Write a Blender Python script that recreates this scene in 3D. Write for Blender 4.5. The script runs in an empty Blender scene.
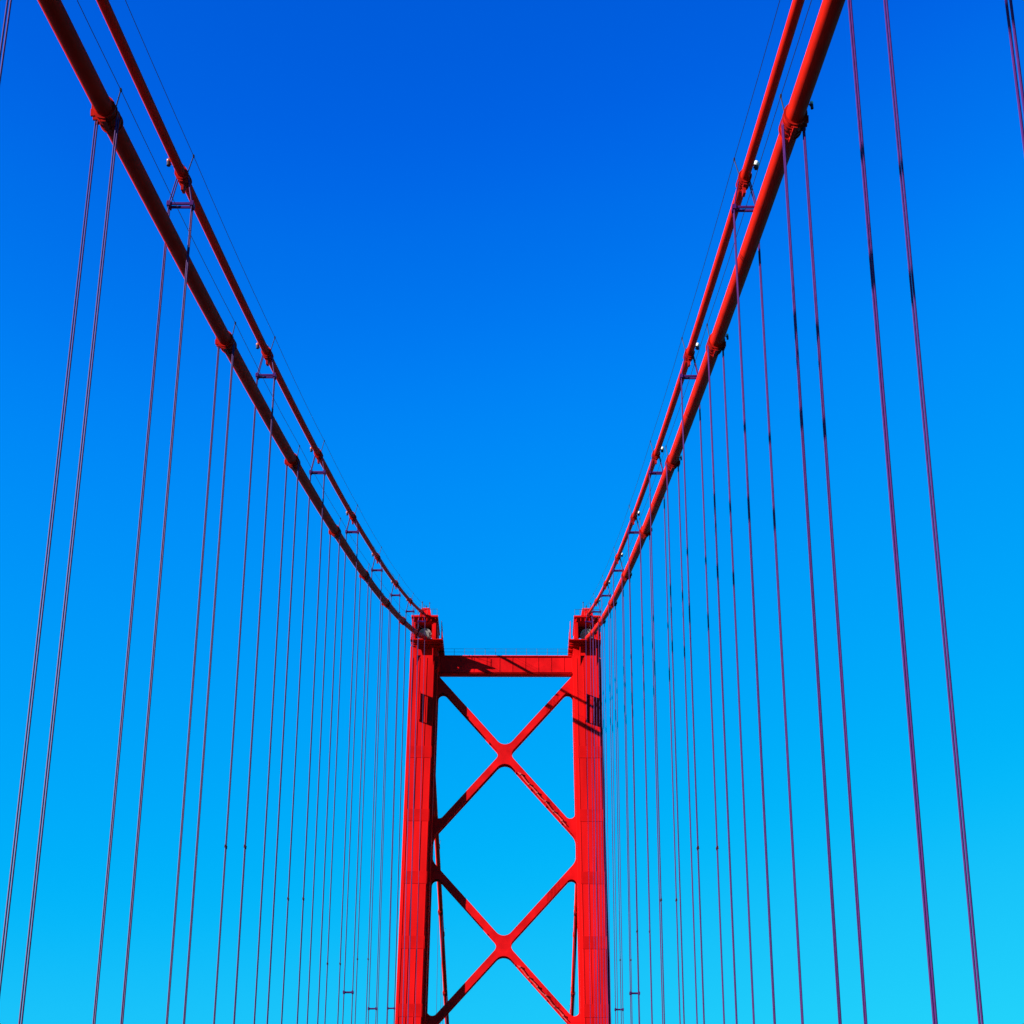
import bpy, bmesh, math, random
from mathutils import Vector, Matrix
random.seed(4)
S = bpy.context.scene
COL = S.collection
R = math.radians

# ------------------------------------------------------------------ dimensions
W = 11.75            # half the distance between the two cable planes
YT = 230.0           # distance of the tower from the camera
ZT = 104.3           # lower main cable over the tower
SAG, SPAN = 107.0, 1013.0
RISE = 3.62          # upper cable above lower cable
DECK = -1.75
def dzs(s, y):       # slight difference between the two cable planes near the camera
    t = min(YT-y, 215)
    return -s*.15*max(0, (t-130)/55)**2
def cz(y):           # lower main cable: parabola in the main span, near-straight side span
    t = YT - y
    if t >= 0:
        z = ZT - 4*SAG*(t/SPAN)*(1-t/SPAN)
    else:
        z = ZT + 0.43*t + 0.00025*t*t
    if abs(t) < 3: z -= 0.07*(3-abs(t))**2
    return z

# ------------------------------------------------------------------ materials
def mat(name, base, rough=0.45, var=0.12, scale=0.6, stretch=(1,1,1), metal=0.0, dirt=None, spec=0.02, bump=0.0):
    m = bpy.data.materials.new(name); m.use_nodes = True
    nt = m.node_tree; N = nt.nodes; L = nt.links
    b = N['Principled BSDF']
    b.inputs['Roughness'].default_value = rough
    b.inputs['Metallic'].default_value = metal
    b.inputs['Specular IOR Level'].default_value = spec
    tc = N.new('ShaderNodeTexCoord'); mp = N.new('ShaderNodeMapping'); mp.inputs['Scale'].default_value = stretch
    L.new(tc.outputs['Object'], mp.inputs[0])
    no = N.new('ShaderNodeTexNoise'); no.inputs['Scale'].default_value = scale; no.inputs['Detail'].default_value = 5
    L.new(mp.outputs[0], no.inputs['Vector'])
    rp = N.new('ShaderNodeValToRGB')
    rp.color_ramp.elements[0].position = .3; rp.color_ramp.elements[1].position = .7
    d = dirt or tuple(c*(1-var) for c in base)
    rp.color_ramp.elements[0].color = (*d, 1)
    rp.color_ramp.elements[1].color = (*[min(1, c*(1+var*.5)) for c in base], 1)
    L.new(no.outputs[0], rp.inputs[0]); L.new(rp.outputs[0], b.inputs['Base Color'])
    if bump:
        n2 = N.new('ShaderNodeTexNoise'); n2.inputs['Scale'].default_value = scale*9
        L.new(tc.outputs['Object'], n2.inputs['Vector'])
        bp = N.new('ShaderNodeBump'); bp.inputs['Strength'].default_value = bump; bp.inputs['Distance'].default_value = .05
        L.new(n2.outputs[0], bp.inputs['Height']); L.new(bp.outputs[0], b.inputs['Normal'])
    return m
RED   = mat('red_tower_paint', (.47,.0035,.004), .6, .30, .35, (1,1,.18))
RED2  = mat('red_splice_paint', (.405,.0025,.003), .6, .16, .5)
REDB  = mat('red_brace_paint', (.455,.0035,.005), .6, .26, .6)
CAB   = mat('red_cable_paint', (.45,.009,.003), .6, .2, .8, spec=.01)
BAND  = mat('red_band_paint', (.28,.006,.004), .6, .25, 3, spec=.02)
ROPE  = mat('red_rope_paint', (.042,.005,.072), .5, .2, 4, spec=.10)
WIRE  = mat('dark_steel_wire', (.03,.025,.035), .5, .2, 3, metal=.3)
GREY  = mat('grey_cast_steel', (.20,.195,.19), .55, .3, 2.0, dirt=(.09,.085,.08), bump=.3)
DARK  = mat('dark_louvre_paint', (.05,.006,.01), .6, .2, 3)
WHITE = mat('white_glass_globe', (.6,.6,.58), .15, .03, 5)
AMBER = mat('amber_glass_globe', (.30,.07,.03), .25, .05, 5, spec=.4)
PALE  = mat('pale_red_lit_edge', (.42,.07,.07), .5, .3, 4)  # paler red stands in for sunlit bits on the brace edge
ASPH  = mat('asphalt', (.03,.03,.032), .9, .25, .8, bump=.4)
LINE  = mat('white_road_paint', (.75,.75,.72), .7, .1, 2)
WATERM= mat('river_water', (.012,.03,.045), .5, .2, .02, spec=.15, bump=.6)
CONC  = mat('concrete', (.34,.33,.31), .85, .15, .4)

# ------------------------------------------------------------------ helpers
def link(name, bm, m, parent=None, smooth=False, bevel=0):
    bmesh.ops.recalc_face_normals(bm, faces=bm.faces)
    me = bpy.data.meshes.new(name); bm.to_mesh(me); bm.free()
    for mm in (m if isinstance(m, (list, tuple)) else [m]): me.materials.append(mm)
    if smooth:
        for p in me.polygons: p.use_smooth = True
        try: me.set_sharp_from_angle(angle=R(38))
        except Exception: pass
    o = bpy.data.objects.new(name, me); COL.objects.link(o); o.parent = parent
    if parent: o.matrix_parent_inverse = Matrix.Translation(-Vector(parent.location)) @ Matrix.Identity(4)
    return o
def thing(name, label, cat, loc=(0,0,0), group=None):
    o = bpy.data.objects.new(name, None); COL.objects.link(o); o.location = loc
    o.empty_display_size = .3
    o['label'] = label; o['category'] = cat
    if group: o['group'] = group
    return o
def box(bm, x0, x1, y0, y1, z0, z1):
    v = [bm.verts.new(p) for p in ((x0,y0,z0),(x1,y0,z0),(x1,y1,z0),(x0,y1,z0),(x0,y0,z1),(x1,y0,z1),(x1,y1,z1),(x0,y1,z1))]
    for f in ((0,1,2,3),(4,5,6,7),(0,1,5,4),(1,2,6,5),(2,3,7,6),(3,0,4,7)): bm.faces.new([v[i] for i in f])
def tube(bm, pts, rad, n=8, cap=True):
    pts = [Vector(p) for p in pts]; rings = []
    for i, p in enumerate(pts):
        d = (pts[min(i+1,len(pts)-1)]-pts[max(i-1,0)]).normalized()
        a = Vector((1,0,0)) if abs(d.x) < .8 else Vector((0,0,1))
        u = d.cross(a).normalized(); v = d.cross(u)
        r = rad[i] if isinstance(rad, (list,tuple)) else rad
        rings.append([bm.verts.new(p + (u*math.cos(k*2*math.pi/n)+v*math.sin(k*2*math.pi/n))*r) for k in range(n)])
    for a, b in zip(rings, rings[1:]):
        for k in range(n): bm.faces.new((a[k], a[(k+1)%n], b[(k+1)%n], b[k]))
    if cap: bm.faces.new(rings[0]); bm.faces.new(rings[-1])
def loft(bm, secs):      # secs: list of closed xy outlines with z
    rings = [[bm.verts.new((x,y,z)) for x,y in pts] for z, pts in secs]
    n = len(rings[0])
    for a, b in zip(rings, rings[1:]):
        for k in range(n): bm.faces.new((a[k], a[(k+1)%n], b[(k+1)%n], b[k]))
    bm.faces.new(rings[0]); bm.faces.new(rings[-1])
def obox(bm, c, X, Y, Z, hx, hy, hz):   # box oriented along three axes
    c = Vector(c); v = []
    for sz in (-1,1):
        for sx, sy in ((-1,-1),(1,-1),(1,1),(-1,1)): v.append(bm.verts.new(c + X*hx*sx + Y*hy*sy + Z*hz*sz))
    for f in ((0,1,2,3),(4,5,6,7),(0,1,5,4),(1,2,6,5),(2,3,7,6),(3,0,4,7)): bm.faces.new([v[i] for i in f])
def sphere(bm, c, r, n=12):
    bmesh.ops.create_uvsphere(bm, u_segments=n, v_segments=n//2+2, radius=r, matrix=Matrix.Translation(c))

# ------------------------------------------------------------------ camera
cam = bpy.data.cameras.new('camera'); co = bpy.data.objects.new('camera', cam); COL.objects.link(co)
th, yaw, roll = .3659, -.0072, .005
f = Vector((math.sin(yaw)*math.cos(th), math.cos(yaw)*math.cos(th), math.sin(th)))
r = f.cross(Vector((0,0,1))).normalized(); u = r.cross(f)
r, u = r*math.cos(roll)+u*math.sin(roll), -r*math.sin(roll)+u*math.cos(roll)
M = Matrix((r, u, -f)).transposed().to_4x4(); M.translation = (2.5911, 0, 0)
co.matrix_world = M
cam.sensor_width = 36; cam.lens = 1726.1758/1024*36; cam.shift_y = (741.4189-512)/1024
cam.clip_start = .1; cam.clip_end = 30000
S.camera = co

# ------------------------------------------------------------------ world + sun
sun_dir = Vector((-2, -1, .778)).normalized()
elev = math.asin(sun_dir.z); az = math.atan2(sun_dir.x, sun_dir.y)   # from +Y towards +X
EXPO = 1.45
w = bpy.data.worlds.new('World'); S.world = w; w.use_nodes = True
nt = w.node_tree; N = nt.nodes; L = nt.links
sky = N.new('ShaderNodeTexSky'); sky.sky_type = 'NISHITA'; sky.sun_disc = False
sky.sun_elevation = elev; sky.sun_rotation = az
sky.ozone_density = 3; sky.dust_density = .3; sky.air_density = 1
def vmath(op, a, val):
    n = N.new('ShaderNodeVectorMath'); n.operation = op
    L.new(a, n.inputs[0]); n.inputs['Scale'].default_value = val; return n.outputs[0]
a = vmath('SCALE', sky.outputs[0], .1)
cv = N.new('ShaderNodeRGBCurve'); mp = cv.mapping; mp.extend = 'HORIZONTAL'
def curve(c, pts):
    c = mp.curves[c]
    c.points[0].location = pts[0]; c.points[1].location = pts[-1]
    for p in pts[1:-1]: c.points.new(*p)
    for p in c.points: p.handle_type = 'AUTO_CLAMPED'
curve(0, [(0,0),(.12,0),(.17,.010),(.30,.02),(1,.02)])
curve(1, [(0,0),(.103,.107),(.118,.160),(.147,.275),(.200,.395),(.304,.57),(.45,.71),(1,1)])
curve(2, [(0,0),(.199,.716),(.224,.830),(.271,.94),(.40,.955),(1,.97)])
mp.update()
L.new(a, cv.inputs['Color'])
b = vmath('SCALE', cv.outputs[0], 10/2**EXPO)
bg = N['Background']; bg.inputs[1].default_value = .1
L.new(b, bg.inputs[0])
sl = bpy.data.lights.new('sun', 'SUN'); sl.energy = 5; sl.angle = R(.53); sl.color = (1, .93, .84)
so = bpy.data.objects.new('sun', sl); COL.objects.link(so)
so.rotation_euler = sun_dir.to_track_quat('Z', 'Y').to_euler(); so.location = sun_dir*400
vs = S.view_settings; vs.view_transform = 'Standard'; vs.look = 'None'; vs.exposure = EXPO; vs.gamma = 1; vs.use_curve_mapping = False

# ------------------------------------------------------------------ setting
def struct(name, bm, m):
    o = link(name, bm, m); o['kind'] = 'structure'; return o
bm = bmesh.new(); box(bm, -9000, 9000, -4000, 16000, -75, -72); struct('water', bm, WATERM)
bm = bmesh.new(); box(bm, -10.4, 10.4, -80, 900, DECK-1.0, DECK); struct('road', bm, ASPH)
bm = bmesh.new()
for x in (-3.6, 0, 3.6):
    y = -76
    while y < 880:
        box(bm, x-.07, x+.07, y, y+4, DECK+.004, DECK+.008); y += 12
struct('lane_marking', bm, LINE)

# ------------------------------------------------------------------ tower
def legc(z): return 11.80 + .0125*(95-z)
tower = thing('bridge_tower', 'tall red steel bridge tower with two crossed braces between its legs', 'tower', (0, YT, -74))
ZTOP = 100.2
def yf(z): return 227 - .010*(95-min(z,95))
def inner(z): return legc(z) - 2.0
for s in (-1, 1):
    # box-section leg: narrow front and rear cells on a wider middle body
    secs = []
    for z in (-73.5, 0, 50, 95, ZTOP):
        c = s*legc(z) - .06
        k = 1.62; b_ = 2.0
        pts = [(c-k,yf(z)),(c+k,yf(z)),(c+k,227.9),(c+b_,227.9),(c+b_,232.1),(c+k,232.1),(c+k,233),(c-k,233),(c-k,232.1),(c-b_,232.1),(c-b_,227.9),(c-k,227.9)]
        secs.append((z, pts))
    bm = bmesh.new(); loft(bm, secs)
    leg = link('leg', bm, RED, tower)
    # full-height stiffening ribs
    for i, dx in enumerate((-1.50, -.55, .5, 1.50)):
        bm = bmesh.new(); rr = .05 if s < 0 else .03
        q = [(s*legc(z)-.06+dx, z) for z in (-73, 0, 50, 95, ZTOP-.4)]
        loft(bm, [(z, [(x-.035,yf(z)-rr),(x+.035,yf(z)-rr),(x+.035,yf(z)+.02),(x-.035,yf(z)+.02)]) for x, z in q])
        link('rib', bm, RED, leg)
    # splice bands
    for z in (85.4, 76.0, 67.0, 57.9, 48.6, 39.5, 30.4, 21.3, 12.2, 3.1):
        bm = bmesh.new(); c = s*legc(z)-.06
        y_ = yf(z); box(bm, c-1.64, c+1.64, y_-.03, y_+.05, z-.85, z+.85)
        box(bm, c-1.66, c+1.66, y_-.055, y_-.031, z-.9, z-.84)
        link('splice_band', bm, RED2, leg)
    # flared bracket below the head
    c = s*legc(99)-.06
    for sx in (-s,):
        bm = bmesh.new()
        xa, xb = c+sx*1.6, c+sx*2.2
        lo, hi = min(xa,xb), max(xa,xb)
        v = [bm.verts.new(p) for p in ((xa,227.4,97.9),(xa,232.6,97.9),(xa,232.6,100.25),(xa,227.4,100.25),(xb,227.4,98.7),(xb,232.6,98.7),(xb,232.6,100.25),(xb,227.4,100.25))]
        for q in ((0,1,2,3),(4,5,6,7),(0,1,5,4),(1,2,6,5),(2,3,7,6),(3,0,4,7)): bm.faces.new([v[i] for i in q])
        link('flared_bracket', bm, RED, leg)
    # head: platform, open-fronted saddle housing
    hc = s*11.75 - (0 if s > 0 else .02)
    x0, x1 = hc-1.85, hc+1.85
    xin = hc - s*2.7          # platform reaches further on the inner side
    px0, px1 = (hc-1.9, xin) if s < 0 else (xin, hc+1.9)
    bm = bmesh.new()
    cc = s*legc(ZTOP)-.06; box(bm, cc-1.98, cc+1.98, 227.9, 232.1, ZTOP+.003, 101.99)
    link('head_base', bm, RED, leg)
    bm = bmesh.new()
    box(bm, px0, px1, 225.5, 234.3, 102.0, 102.13)
    for y in (226.3, 227.0, 228.4, 230, 231.6, 234.1): box(bm, px0+.04, px1-.04, y, y+.14, 101.72, 101.996)
    plat = link('platform', bm, RED2, leg)
    for x in (hc-1.15, hc+1.2):
        bm = bmesh.new()
        v = [bm.verts.new(p) for p in ((x,227.0,98.6),(x,226.5,101.7),(x,227.55,101.7),(x+.14,227.0,98.6),(x+.14,226.5,101.7),(x+.14,227.55,101.7),(x,227.1,98.6),(x+.14,227.1,98.6))]
        for q in ((0,1,2,6),(3,4,5,7),(0,1,4,3),(1,2,5,4),(2,6,7,5),(6,0,3,7)): bm.faces.new([v[i] for i in q])
        link('bracket', bm, RED2, leg)
    # platform railing
    for x in (px0+.05, px1-.05):
        bm = bmesh.new()
        for k in range(7):
            y = 225.8+k*1.4; tube(bm, [(x,y,102.18),(x,y,103.35)], .035, 6)
        for z in (102.75, 103.33): tube(bm, [(x,225.8,z),(x,234.2,z)], .03, 6)
        link('railing', bm, RED2, leg)
    # access ladder frame beside the housing, inner side
    xl = xin + s*.3
    bm = bmesh.new()
    for y in (228.4, 229.0, 231.2): tube(bm, [(xl,y,102.18),(xl,y,106.3)], .045, 6)
    for k in range(9): tube(bm, [(xl,228.4,102.6+k*.42),(xl,229.0,102.6+k*.42)], .025, 6)
    tube(bm, [(xl,229.0,106.2),(xl,231.2,106.2)], .03, 6)
    tube(bm, [(xl,229.0,104.3),(xl,231.2,104.3)], .03, 6)
    link('ladder', bm, RED2, leg)
    # housing walls and roof with front and rear openings
    z0, z1 = 102.13, 105.55
    for a_, b_, c_ in ((x0, x0+.62, x0+.2), (x1-.8, x1, x1-.5)):
        bm = bmesh.new()
        box(bm, a_, b_, 227.3, 232.7, z0, z1)
        box(bm, c_, c_+.3, 227.18, 227.30, z0, z1)
        link('housing_wall', bm, RED, leg)
    bm = bmesh.new(); box(bm, x0+.62, x1-.8, 227.35, 227.6, z0, z0+.35); link('sill', bm, RED, leg)
    bm = bmesh.new()
    box(bm, x0-.08, x1+.08, 226.7, 233.3, 106.15, 106.42)
    box(bm, x0+.02, x1-.02, 227.25, 232.8, 105.55, 106.148)
    for k in range(6):
        x = x0+.25+k*.62; box(bm, x, x+.1, 226.85, 227.248, 105.6, 106.146)
    link('housing_roof', bm, RED2, leg)
    # grey cast saddle for the lower cable
    bm = bmesh.new()
    tube(bm, [(s*W,228.0,103.9),(s*W,229.0,104.1),(s*W,231,104.1),(s*W,232.0,103.9)], [.62,.72,.72,.62], 20)
    tube(bm, [(s*W+ .0,228.15,103.95),(s*W,228.35,103.98)], .98, 24)
    tube(bm, [(s*W,231.65,103.98),(s*W,231.85,103.95)], .98, 24)
    for k in range(12):
        a_ = k*math.pi/6; tube(bm, [(s*W+.84*math.cos(a_),228.02,103.97+.84*math.sin(a_)),(s*W+.84*math.cos(a_),228.2,103.97+.84*math.sin(a_))], .06, 6)
    box(bm, s*W-.9, s*W+.9, 228.6, 231.4, 102.19, 103.5)
    for dx in (-.8, -.3, .3, .75): box(bm, s*W+dx-.05, s*W+dx+.05, 228.25, 228.6, 102.19, 103.45)
    link('cable_saddle', bm, GREY, leg, True)
    # red saddle housing for the upper cable on the roof
    bm = bmesh.new()
    hx0, hx1 = hc-.95, hc+.95
    prof = [(227.9,106.43),(232.1,106.43),(231.6,107.7),(230.8,108.75),(229.2,108.75),(228.4,107.7)]
    va = [bm.verts.new((hx0+.25*(z>107)*(z-106.43)*.6, y, z)) for y, z in prof]
    vb = [bm.verts.new((hx1-.25*(z>107)*(z-106.43)*.6, y, z)) for y, z in prof]
    bm.faces.new(va); bm.faces.new(vb)
    for k in range(6): bm.faces.new((va[k], va[(k+1)%6], vb[(k+1)%6], vb[k]))
    for dx in (-.75,-.25,.35,.8): box(bm, hc+dx-.04, hc+dx+.04, 227.6, 228.1, 106.43, 107.2)
    link('upper_saddle', bm, RED, leg)
    for x, y in ((hc-.5,228.6),(hc+.55,228.9),(hc,230)):
        bm = bmesh.new(); tube(bm, [(x,y,108.0),(x,y,109.35)], .05, 6); sphere(bm, (x,y,109.4), .10, 8); link('mast', bm, WIRE, leg)
    bm = bmesh.new()
    for k in range(6):
        x = x0+.05+k*(x1-x0-.1)/5; tube(bm, [(x,226.75,106.42),(x,226.75,107.4)], .028, 6)
    tube(bm, [(x0+.05,226.75,107.4),(x1-.05,226.75,107.4)], .025, 6)
    link('roof_railing', bm, WIRE, leg)
    # barred inspection cage standing off the front of the leg
    cx0 = hc-.35
    bm = bmesh.new()
    zc0, zc1 = 89.9, 94.3
    for q in (.0, .52): box(bm, cx0-.05, cx0+.05, 226.86-q-.16, 226.9-q+.05, zc0, zc1)
    box(bm, cx0-.05, cx0+.05, 226.0, 226.95, zc0, zc0+.14); box(bm, cx0-.05, cx0+.05, 226.0, 226.95, zc1-.14, zc1)
    box(bm, cx0-.05, cx0+.05, 225.95, 226.18, zc0, zc1)
    link('inspection_cage', bm, RED2, leg)
    # concrete pier at the water
    bm = bmesh.new(); box(bm, s*14-5, s*14+5, 224, 236, -74.5, -60); 
    link('pier', bm, CONC, leg)

# top strut
bm = bmesh.new()
sx = inner(99)-.1
box(bm, -sx-.06, sx-.06, 229.3, 230.9, 98.62, 101.0)
box(bm, -sx-.04, sx-.08, 229.1, 231.0, 101.0, 101.14)
box(bm, -sx-.04, sx-.08, 229.27, 231.1, 98.57, 98.616)
strut = link('top_strut', bm, REDB, tower)
for k in range(10):
    x = -8.4+k*1.87
    bm = bmesh.new(); box(bm, x-.03, x+.03, 229.262, 229.30, 98.62, 100.99); link('stiffener', bm, REDB, strut)
bm = bmesh.new()
for k in range(13): tube(bm, [(-9+k*1.5,229.2,101.1),(-9+k*1.5,229.2,102.2)], .028, 6)
for z in (101.7, 102.2): tube(bm, [(-9.1,229.2,z),(9.1,229.2,z)], .02, 6)
link('railing', bm, WIRE, strut)

# braces: one plate-girder frame with rounded openings
def rounded(pts, rads):
    out = []; n = len(pts)
    for i in range(n):
        p = Vector(pts[i]); a_ = Vector(pts[i-1])-p; b_ = Vector(pts[(i+1)%n])-p
        la, lb = a_.length, b_.length; a_.normalize(); b_.normalize()
        ang = math.acos(max(-1,min(1,a_.dot(b_)))); d = rads[i]/math.tan(ang/2); d = min(d, la*.48, lb*.48); rr = d*math.tan(ang/2)
        c = p + (a_+b_).normalized()*(rr/math.sin(ang/2))
        p0 = p+a_*d-c; p1 = p+b_*d-c
        a0 = math.atan2(p0.y,p0.x); a1 = math.atan2(p1.y,p1.x); da = (a1-a0+math.pi)%(2*math.pi)-math.pi
        for k in range(11):
            t = a0+da*k/10; out.append((c.x+rr*math.cos(t), c.y+rr*math.sin(t)))
    return out
def plate_frame(name, outline, holes, y0, y1, m, parent):
    cu = bpy.data.curves.new(name, 'CURVE'); cu.dimensions = '2D'; cu.fill_mode = 'BOTH'; cu.extrude = (y1-y0)/2
    for loop in [outline]+holes:
        sp = cu.splines.new('POLY'); sp.points.add(len(loop)-1); sp.use_cyclic_u = True
        for p_, (x, z) in zip(sp.points, loop): p_.co = (x, z, 0, 1)
    tmp = bpy.data.objects.new('tmp', cu); COL.objects.link(tmp)
    dg = bpy.context.evaluated_depsgraph_get(); dg.update()
    me = bpy.data.meshes.new_from_object(tmp.evaluated_get(dg))
    bpy.data.objects.remove(tmp); bm = bmesh.new(); bm.from_mesh(me)
    bmesh.ops.remove_doubles(bm, verts=bm.verts, dist=1e-4)
    for v in bm.verts: x, z, e = v.co; v.co = (x, (y0+y1)/2 - e, z)
    return link(name, bm, m, parent)
def edge(z): return inner(z)-.14
H1, H2, H3 = 1.172, 1.13, 1.13
C1, C2, C3 = 85.77, 57.9, 30.0
hv, hd = .95, .55           # vertical half thickness of an arm above and below its axis
def build_holes(o):         # o: how far the openings are enlarged (for the recessed web)
    u_, d_, e_ = hv-o*1.54, hd-o*1.54, o
    H = []
    for C, sl_ in ((C1,H1),(C2,H2),(C3,H3)):
        for s in (-1, 1):
            e = edge(C)+e_
            za = C-d_+sl_*e; zb_ = C+u_-sl_*e
            et, eb = edge(za)+e_, edge(zb_)+e_
            xa = (u_+d_)/2/sl_
            H.append(rounded([(s*et-.06, C-d_+sl_*et), (-.06+s*xa, C+u_-sl_*xa), (s*eb-.06, C+u_-sl_*eb)], [.7, 1.1+o, .7]))
    zt = 98.45-(0 if o == 0 else .05); xt = (zt-(C1+u_))/H1
    H.append(rounded([(-xt-.06,zt),(xt-.06,zt),(-.06,C1+u_)], [.15,.15,1.35+o]))
    for (Ca, sa), (Cb, sb) in (((C1,H1),(C2,H2)),((C2,H2),(C3,H3))):
        e = edge((Ca+Cb)/2)+e_
        za = Ca-d_-sa*e; zb = Cb+u_+sb*e
        H.append(rounded([(-.06,Ca-d_),(e-.06,za),(e-.06,zb),(-.06,Cb+u_),(-e-.06,zb),(-e-.06,za)], [1.35+o,2.1,2.1,1.35+o,2.1,2.1]))
    zb = 14.5
    xb = (C3-d_-zb)/H3; xb = min(xb, edge(zb))
    H.append(rounded([(-.06,C3-d_),(xb-.06,C3-d_-H3*xb),(-xb-.06,C3-d_-H3*xb)], [1.35+o,.3,.3]))
    return H
outl = [(-inner(98.5)-.3,98.49),(inner(98.5)+.2,98.49),(inner(11)+.2,11),(-inner(11)-.3,11)]
Y0, Y1 = 229.35, 230.65
parts = [plate_frame('cross_brace', outl, build_holes(0), Y0, Y0+.09, REDB, tower),
         plate_frame('cross_brace', outl, build_holes(0), Y1-.09, Y1, REDB, tower),
         plate_frame('cross_brace', outl, build_holes(.16), Y0+.085, Y1-.085, REDB, tower)]
bm = bmesh.new()
for q in parts: bm.from_mesh(q.data)
# diaphragm plates closing the channel between the two flange plates, every 2.4 m along the arms
for C, sl_ in ((C1,H1),(C2,H2),(C3,H3)):
    for s in (-1, 1):
        for v in (-1, 1):
            for k in range(4):
                x = 1.9+k*2.15; d = Vector((s,0,v*sl_)).normalized(); nn = Vector((-d.z,0,d.x))
                if nn.z < 0: nn = -nn
                obox(bm, (s*x-.06, (Y0+Y1)/2, C+v*sl_*x+(hv-hd)/2), d, Vector((0,1,0)), nn, .05, .55, (hv+hd)/2/1.54+.02)
for q in parts: bpy.data.objects.remove(q)
fr = link('cross_brace', bm, REDB, tower)
# made-up wavy tube with blocks, imitating broken sunlight along the lower right arms' edge
rnd = random.Random(7)
for C, sl_ in ((C1,H1),(C2,H2)):
    bm = bmesh.new(); pts = []
    for k in range(24):
        x = 1.9+k*.29; z = C-sl_*x-hd+.16+.10*math.sin(k*1.05)+rnd.uniform(-.03,.03)
        pts.append((x-.06, Y0-.20, z))
        if k % 4 == 1: box(bm, x-.16, x+.06, Y0-.30, Y0-.004, z-.12, z+.12)
    tube(bm, pts, .055, 6); link('lit_edge_tube', bm, PALE, fr)

# ------------------------------------------------------------------ main cables
STL = [182.4+23-23*k for k in range(0, 9)]     # lower cable hanger distances from the tower
STU = [193.9+23-23*k for k in range(0, 10)]
SIDE_Y = [YT+14+23*k for k in range(0, 6)]
SIDE_YU = [YT+25.5+23*k for k in range(0, 6)]
def path(dz, s):
    ys = [-45+i*1.6 for i in range(170)]+[227.5,228.5,229.2,230,230.8,231.5,232.5]+[234+i*3 for i in range(64)]
    return [(y, cz(y)+dz+dzs(s,y)) for y in ys]
def frame_at(y, dz):
    t = Vector((0, .2, cz(y+.1)-cz(y-.1))).normalized(); n = Vector((1,0,0)).cross(t)
    if n.z < 0: n = -n
    return Vector((0,y,cz(y)+dz)), t, n
LOW_LAB = {-1:'thick lower main cable sweeping down to the tower on the dark left side',
            1:'thick lower main cable sweeping down to the tower on the sunlit right side'}
UP_LAB = {-1:'thinner upper main cable above the thick dark cable on the left side',
           1:'thinner upper main cable above the thick sunlit cable on the right side'}
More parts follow.
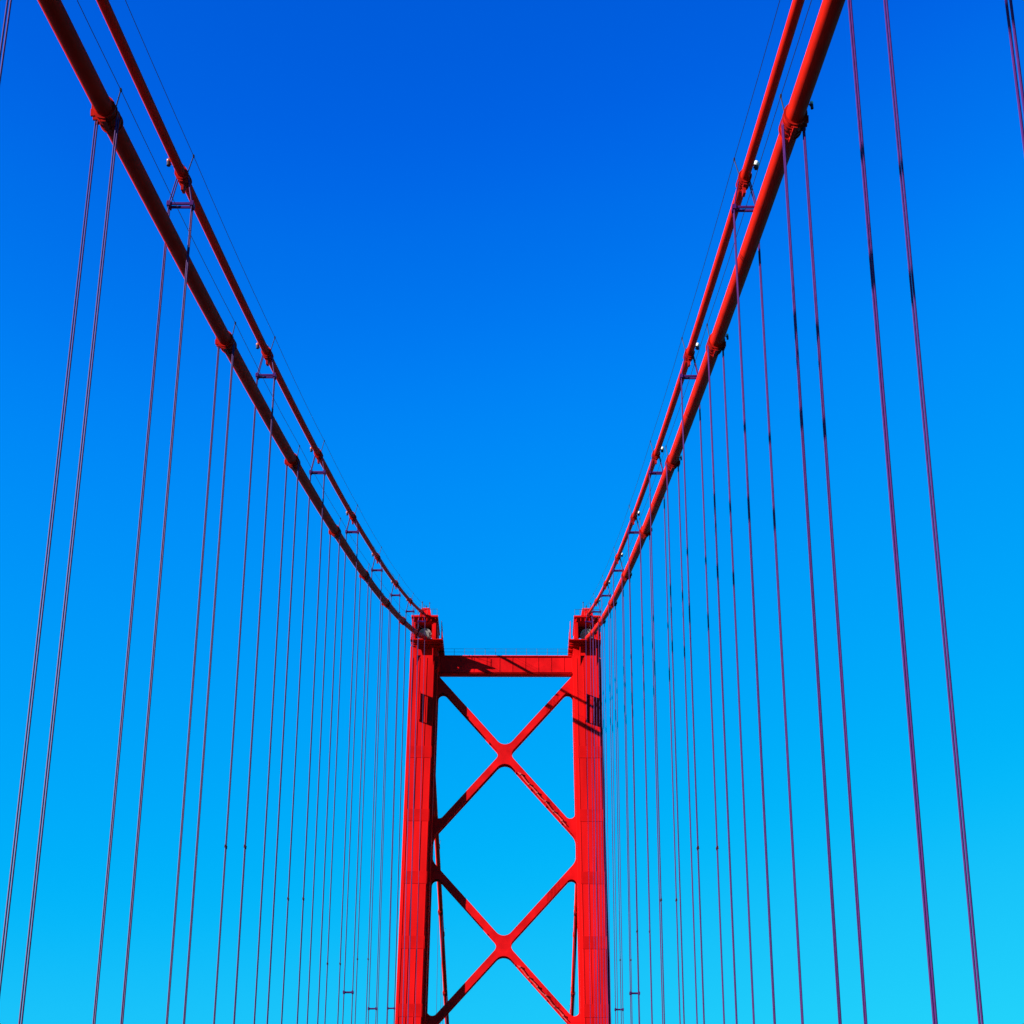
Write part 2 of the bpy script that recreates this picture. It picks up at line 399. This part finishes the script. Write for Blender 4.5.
for s in (-1, 1):
    for kind, rad, dz in (('low', .32, 0), ('up', .195, RISE)):
        root = thing('main_cable', (LOW_LAB if kind=='low' else UP_LAB)[s], 'bridge cable', (s*W, YT, ZT+dz), 'main suspension cables of the bridge')
        bm = bmesh.new(); tube(bm, [(s*W,y,z) for y,z in path(dz, s)], rad, 28)
        link('cable', bm, CAB, root, True)
        sts = [YT-t for t in (STL if kind=='low' else STU)] + (SIDE_Y if kind=='low' else SIDE_YU)
        for y in sts:
            p, t, n = frame_at(y, dz+dzs(s,y)); p.x = s*W
            X = Vector((1,0,0)); hl = .62 if kind=='low' else .5
            bm = bmesh.new()
            tube(bm, [p-t*hl, p-t*(hl-.06), p+t*(hl-.06), p+t*hl], [rad+.02,rad+.05,rad+.05,rad+.02], 24)
            for q in (-hl+.04, -.24, .24, hl-.04):      # collars
                tube(bm, [p+t*(q-.03), p+t*(q+.03)], rad+.085, 24)
            # bolted flanges above and below
            for sg in (-1, 1):
                obox(bm, p+n*sg*(rad+.10), X, t, n, .07, hl*.9, .07)
                for k in range(4):
                    q = -hl*.75+k*hl*.5
                    tube(bm, [p+n*sg*(rad+.10)+t*q-X*.13, p+n*sg*(rad+.10)+t*q+X*.13], .03, 6)
            if kind == 'up':
                obox(bm, p-n*(rad+.30), X, t, n, .055, .22, .14)
            if kind == 'low':     # lugs on the outer, lower flank
                for q in (-.5, -.2, .1): obox(bm, p+X*s*(rad+.06)-n*.16+t*q, X, t, n, .07, .05, .12)
            link('cable_band', bm, BAND, root, True)
            # hand rope posts
            for sx in (-1, 1):
                bm = bmesh.new(); b0 = p+X*sx*(rad*.8)+n*(rad*.6); b1 = p+X*sx*.36+Vector((0,0,1.08))
                tube(bm, [b0, b1], .022, 6); obox(bm, b1, X, t, n, .03, .07, .05)
                link('hand_rope_post', bm, WIRE, root)
        for sx in (-1, 1):
            bm = bmesh.new()
            ys = sorted([YT-t for t in (STL if kind=='low' else STU)])
            ys = [-40]+ys+[226.5]
            pts = []
            for ya, yb in zip(ys, ys[1:]):
                for k in range(6):
                    q = k/6; y = ya+(yb-ya)*q
                    pts.append((s*W+sx*.36, y, (cz(ya)*(1-q)+cz(yb)*q)*.5+cz(y)*.5+dz+dzs(s,y)+1.08-.10*4*q*(1-q)))
            pts.append((s*W+sx*.36, 226.5, cz(226.5)+dz+1.12))
            tube(bm, pts, .013, 5); link('hand_rope', bm, WIRE, root, True)
        # globe lamps on the outer flank, a little camera-side of each band
        for y in ([YT-t for t in (STU if kind=='up' else STL)]):
            p, t, n = frame_at(y-1.3, dz+dzs(s,y)); p.x = s*W
            if s < 0 and kind == 'low': continue
            g = (.14 if s > 0 else .10) if kind=='up' else .06
            base = p + Vector((s*(rad+.02),0,-.05)); c = p + Vector((s*(rad+(.14 if kind=='up' else .10)),0,.14 if kind=='up' else .02))
            bm = bmesh.new(); tube(bm, [base, (c.x,c.y,c.z-.2)], .03, 6); tube(bm, [(c.x,c.y,c.z-.26),(c.x,c.y,c.z-.08)], .085 if kind=='up' else .05, 10)
            lm = link('lamp', bm, WIRE, root, True)
            bm = bmesh.new(); sphere(bm, (c.x,c.y,c.z), g, 12)
            lb = link('globe', bm, WHITE if s > 0 else AMBER, root, True)
            lb.parent = lm; lb.matrix_parent_inverse = Matrix.Identity(4)

# ------------------------------------------------------------------ hangers
ORD = ['nearest','second','third','fourth','fifth','sixth','seventh','eighth','ninth','tenth','eleventh']
CLAMP = {('U',1.5):25.8, ('U',2.5):29.6, ('U',3.5):31.0, ('U',4.5):37.0}
LOWBAR = {4:31.4, 5:35.0, 6:40.0}
DBL, RR = .115, .028
def hanger(s, kind, k, y, label, far=False):
    dz = 0 if kind=='L' else RISE
    SEP = .355 if kind=='L' else .48
    zc = cz(y)+dz+dzs(s,y)
    root = thing('hanger', label, 'suspender ropes', (s*W, y, DECK),
                 ('hanger ropes under the lower cable' if kind=='L' else 'hanger ropes under the upper cable') + (' on the right' if s>0 else ' on the left'))
    topz = zc
    for sx in (-1, 1):
        for dy in (-DBL, DBL):
            bm = bmesh.new(); X = s*W+sx*SEP
            if kind == 'L':
                pts = [(X,y+dy,DECK-.4),(X,y+dy,zc-.05)]
                for a_ in (25, 50, 75, 92): pts.append((s*W+sx*SEP*math.cos(R(a_)), y+dy, zc+.05+SEP*math.sin(R(a_))*1.02))
            else:
                zb_ = zc-1.45
                pts = [(X,y+dy,DECK-.4),(X,y+dy,zb_),(s*W+sx*(.235),y+dy*.9,zc-.1)]
                for a_ in (40, 70, 92): pts.append((s*W+sx*.24*math.cos(R(a_)), y+dy*.9, zc+.24*math.sin(R(a_))))
            tube(bm, pts, RR, 8); link('rope', bm, ROPE, root, True)
        if (kind, k) in CLAMP and not far:
            bm = bmesh.new(); z = CLAMP[(kind,k)] + (2.6 if s > 0 and k == 3.5 else 0); X = s*W+sx*SEP
            box(bm, X-.045, X+.045, y-DBL-.04, y+DBL+.04, z-.07, z+.07)
            tube(bm, [(X-.075,y,z),(X+.075,y,z)], .025, 6); link('rope_clamp', bm, DARK, root)
    bars = []
    if kind == 'U': bars.append(('spreader_bar', zc-1.45))
    if kind == 'L' and k in LOWBAR and not far and not (s > 0 and k == 6): bars.append(('spacer_bar', LOWBAR[k]))
    for nm, z in bars:
        bm = bmesh.new(); e = .09
        for dy in (-DBL, DBL):
            box(bm, s*W-SEP-e, s*W+SEP+e, y+dy-.035, y+dy+.035, z-.05, z+.05)
        for sx in (-1, 1): obox(bm, (s*W+sx*SEP, y, z), Vector((1,0,0)), Vector((0,1,0)), Vector((0,0,1)), .075, DBL+.075, .11)
        link(nm, bm, ROPE, root)
for s in (-1, 1):
    side = 'left' if s < 0 else 'right'
    for i, t in enumerate(STL):
        k = i-1
        if k < 0 and s < 0: continue
        n = k if s < 0 else k+1
        lab = f'{ORD[n]} hanger in view under the thick lower cable on the {side}'
        hanger(s, 'L', k, YT-t, lab)
    j = 0
    for i, t in enumerate(STU):
        k = i-1.5
        if k < -1: continue
        lab = f'{ORD[j]} hanger in view under the thin upper cable on the {side}, spread by a crossbar'
        hanger(s, 'U', k, YT-t, lab); j += 1
    for i, y in enumerate(SIDE_Y[2:5]):
        hanger(s, 'L', 20+i, y, f'far hanger behind the {side} tower leg beyond the portal, number {ORD[i]} from the tower'.replace('number nearest','nearest').replace('number ','') , True)

S.render.engine = 'CYCLES'
S.cycles.filter_width = 1.5 if hasattr(S.cycles,'filter_width') else 1.5
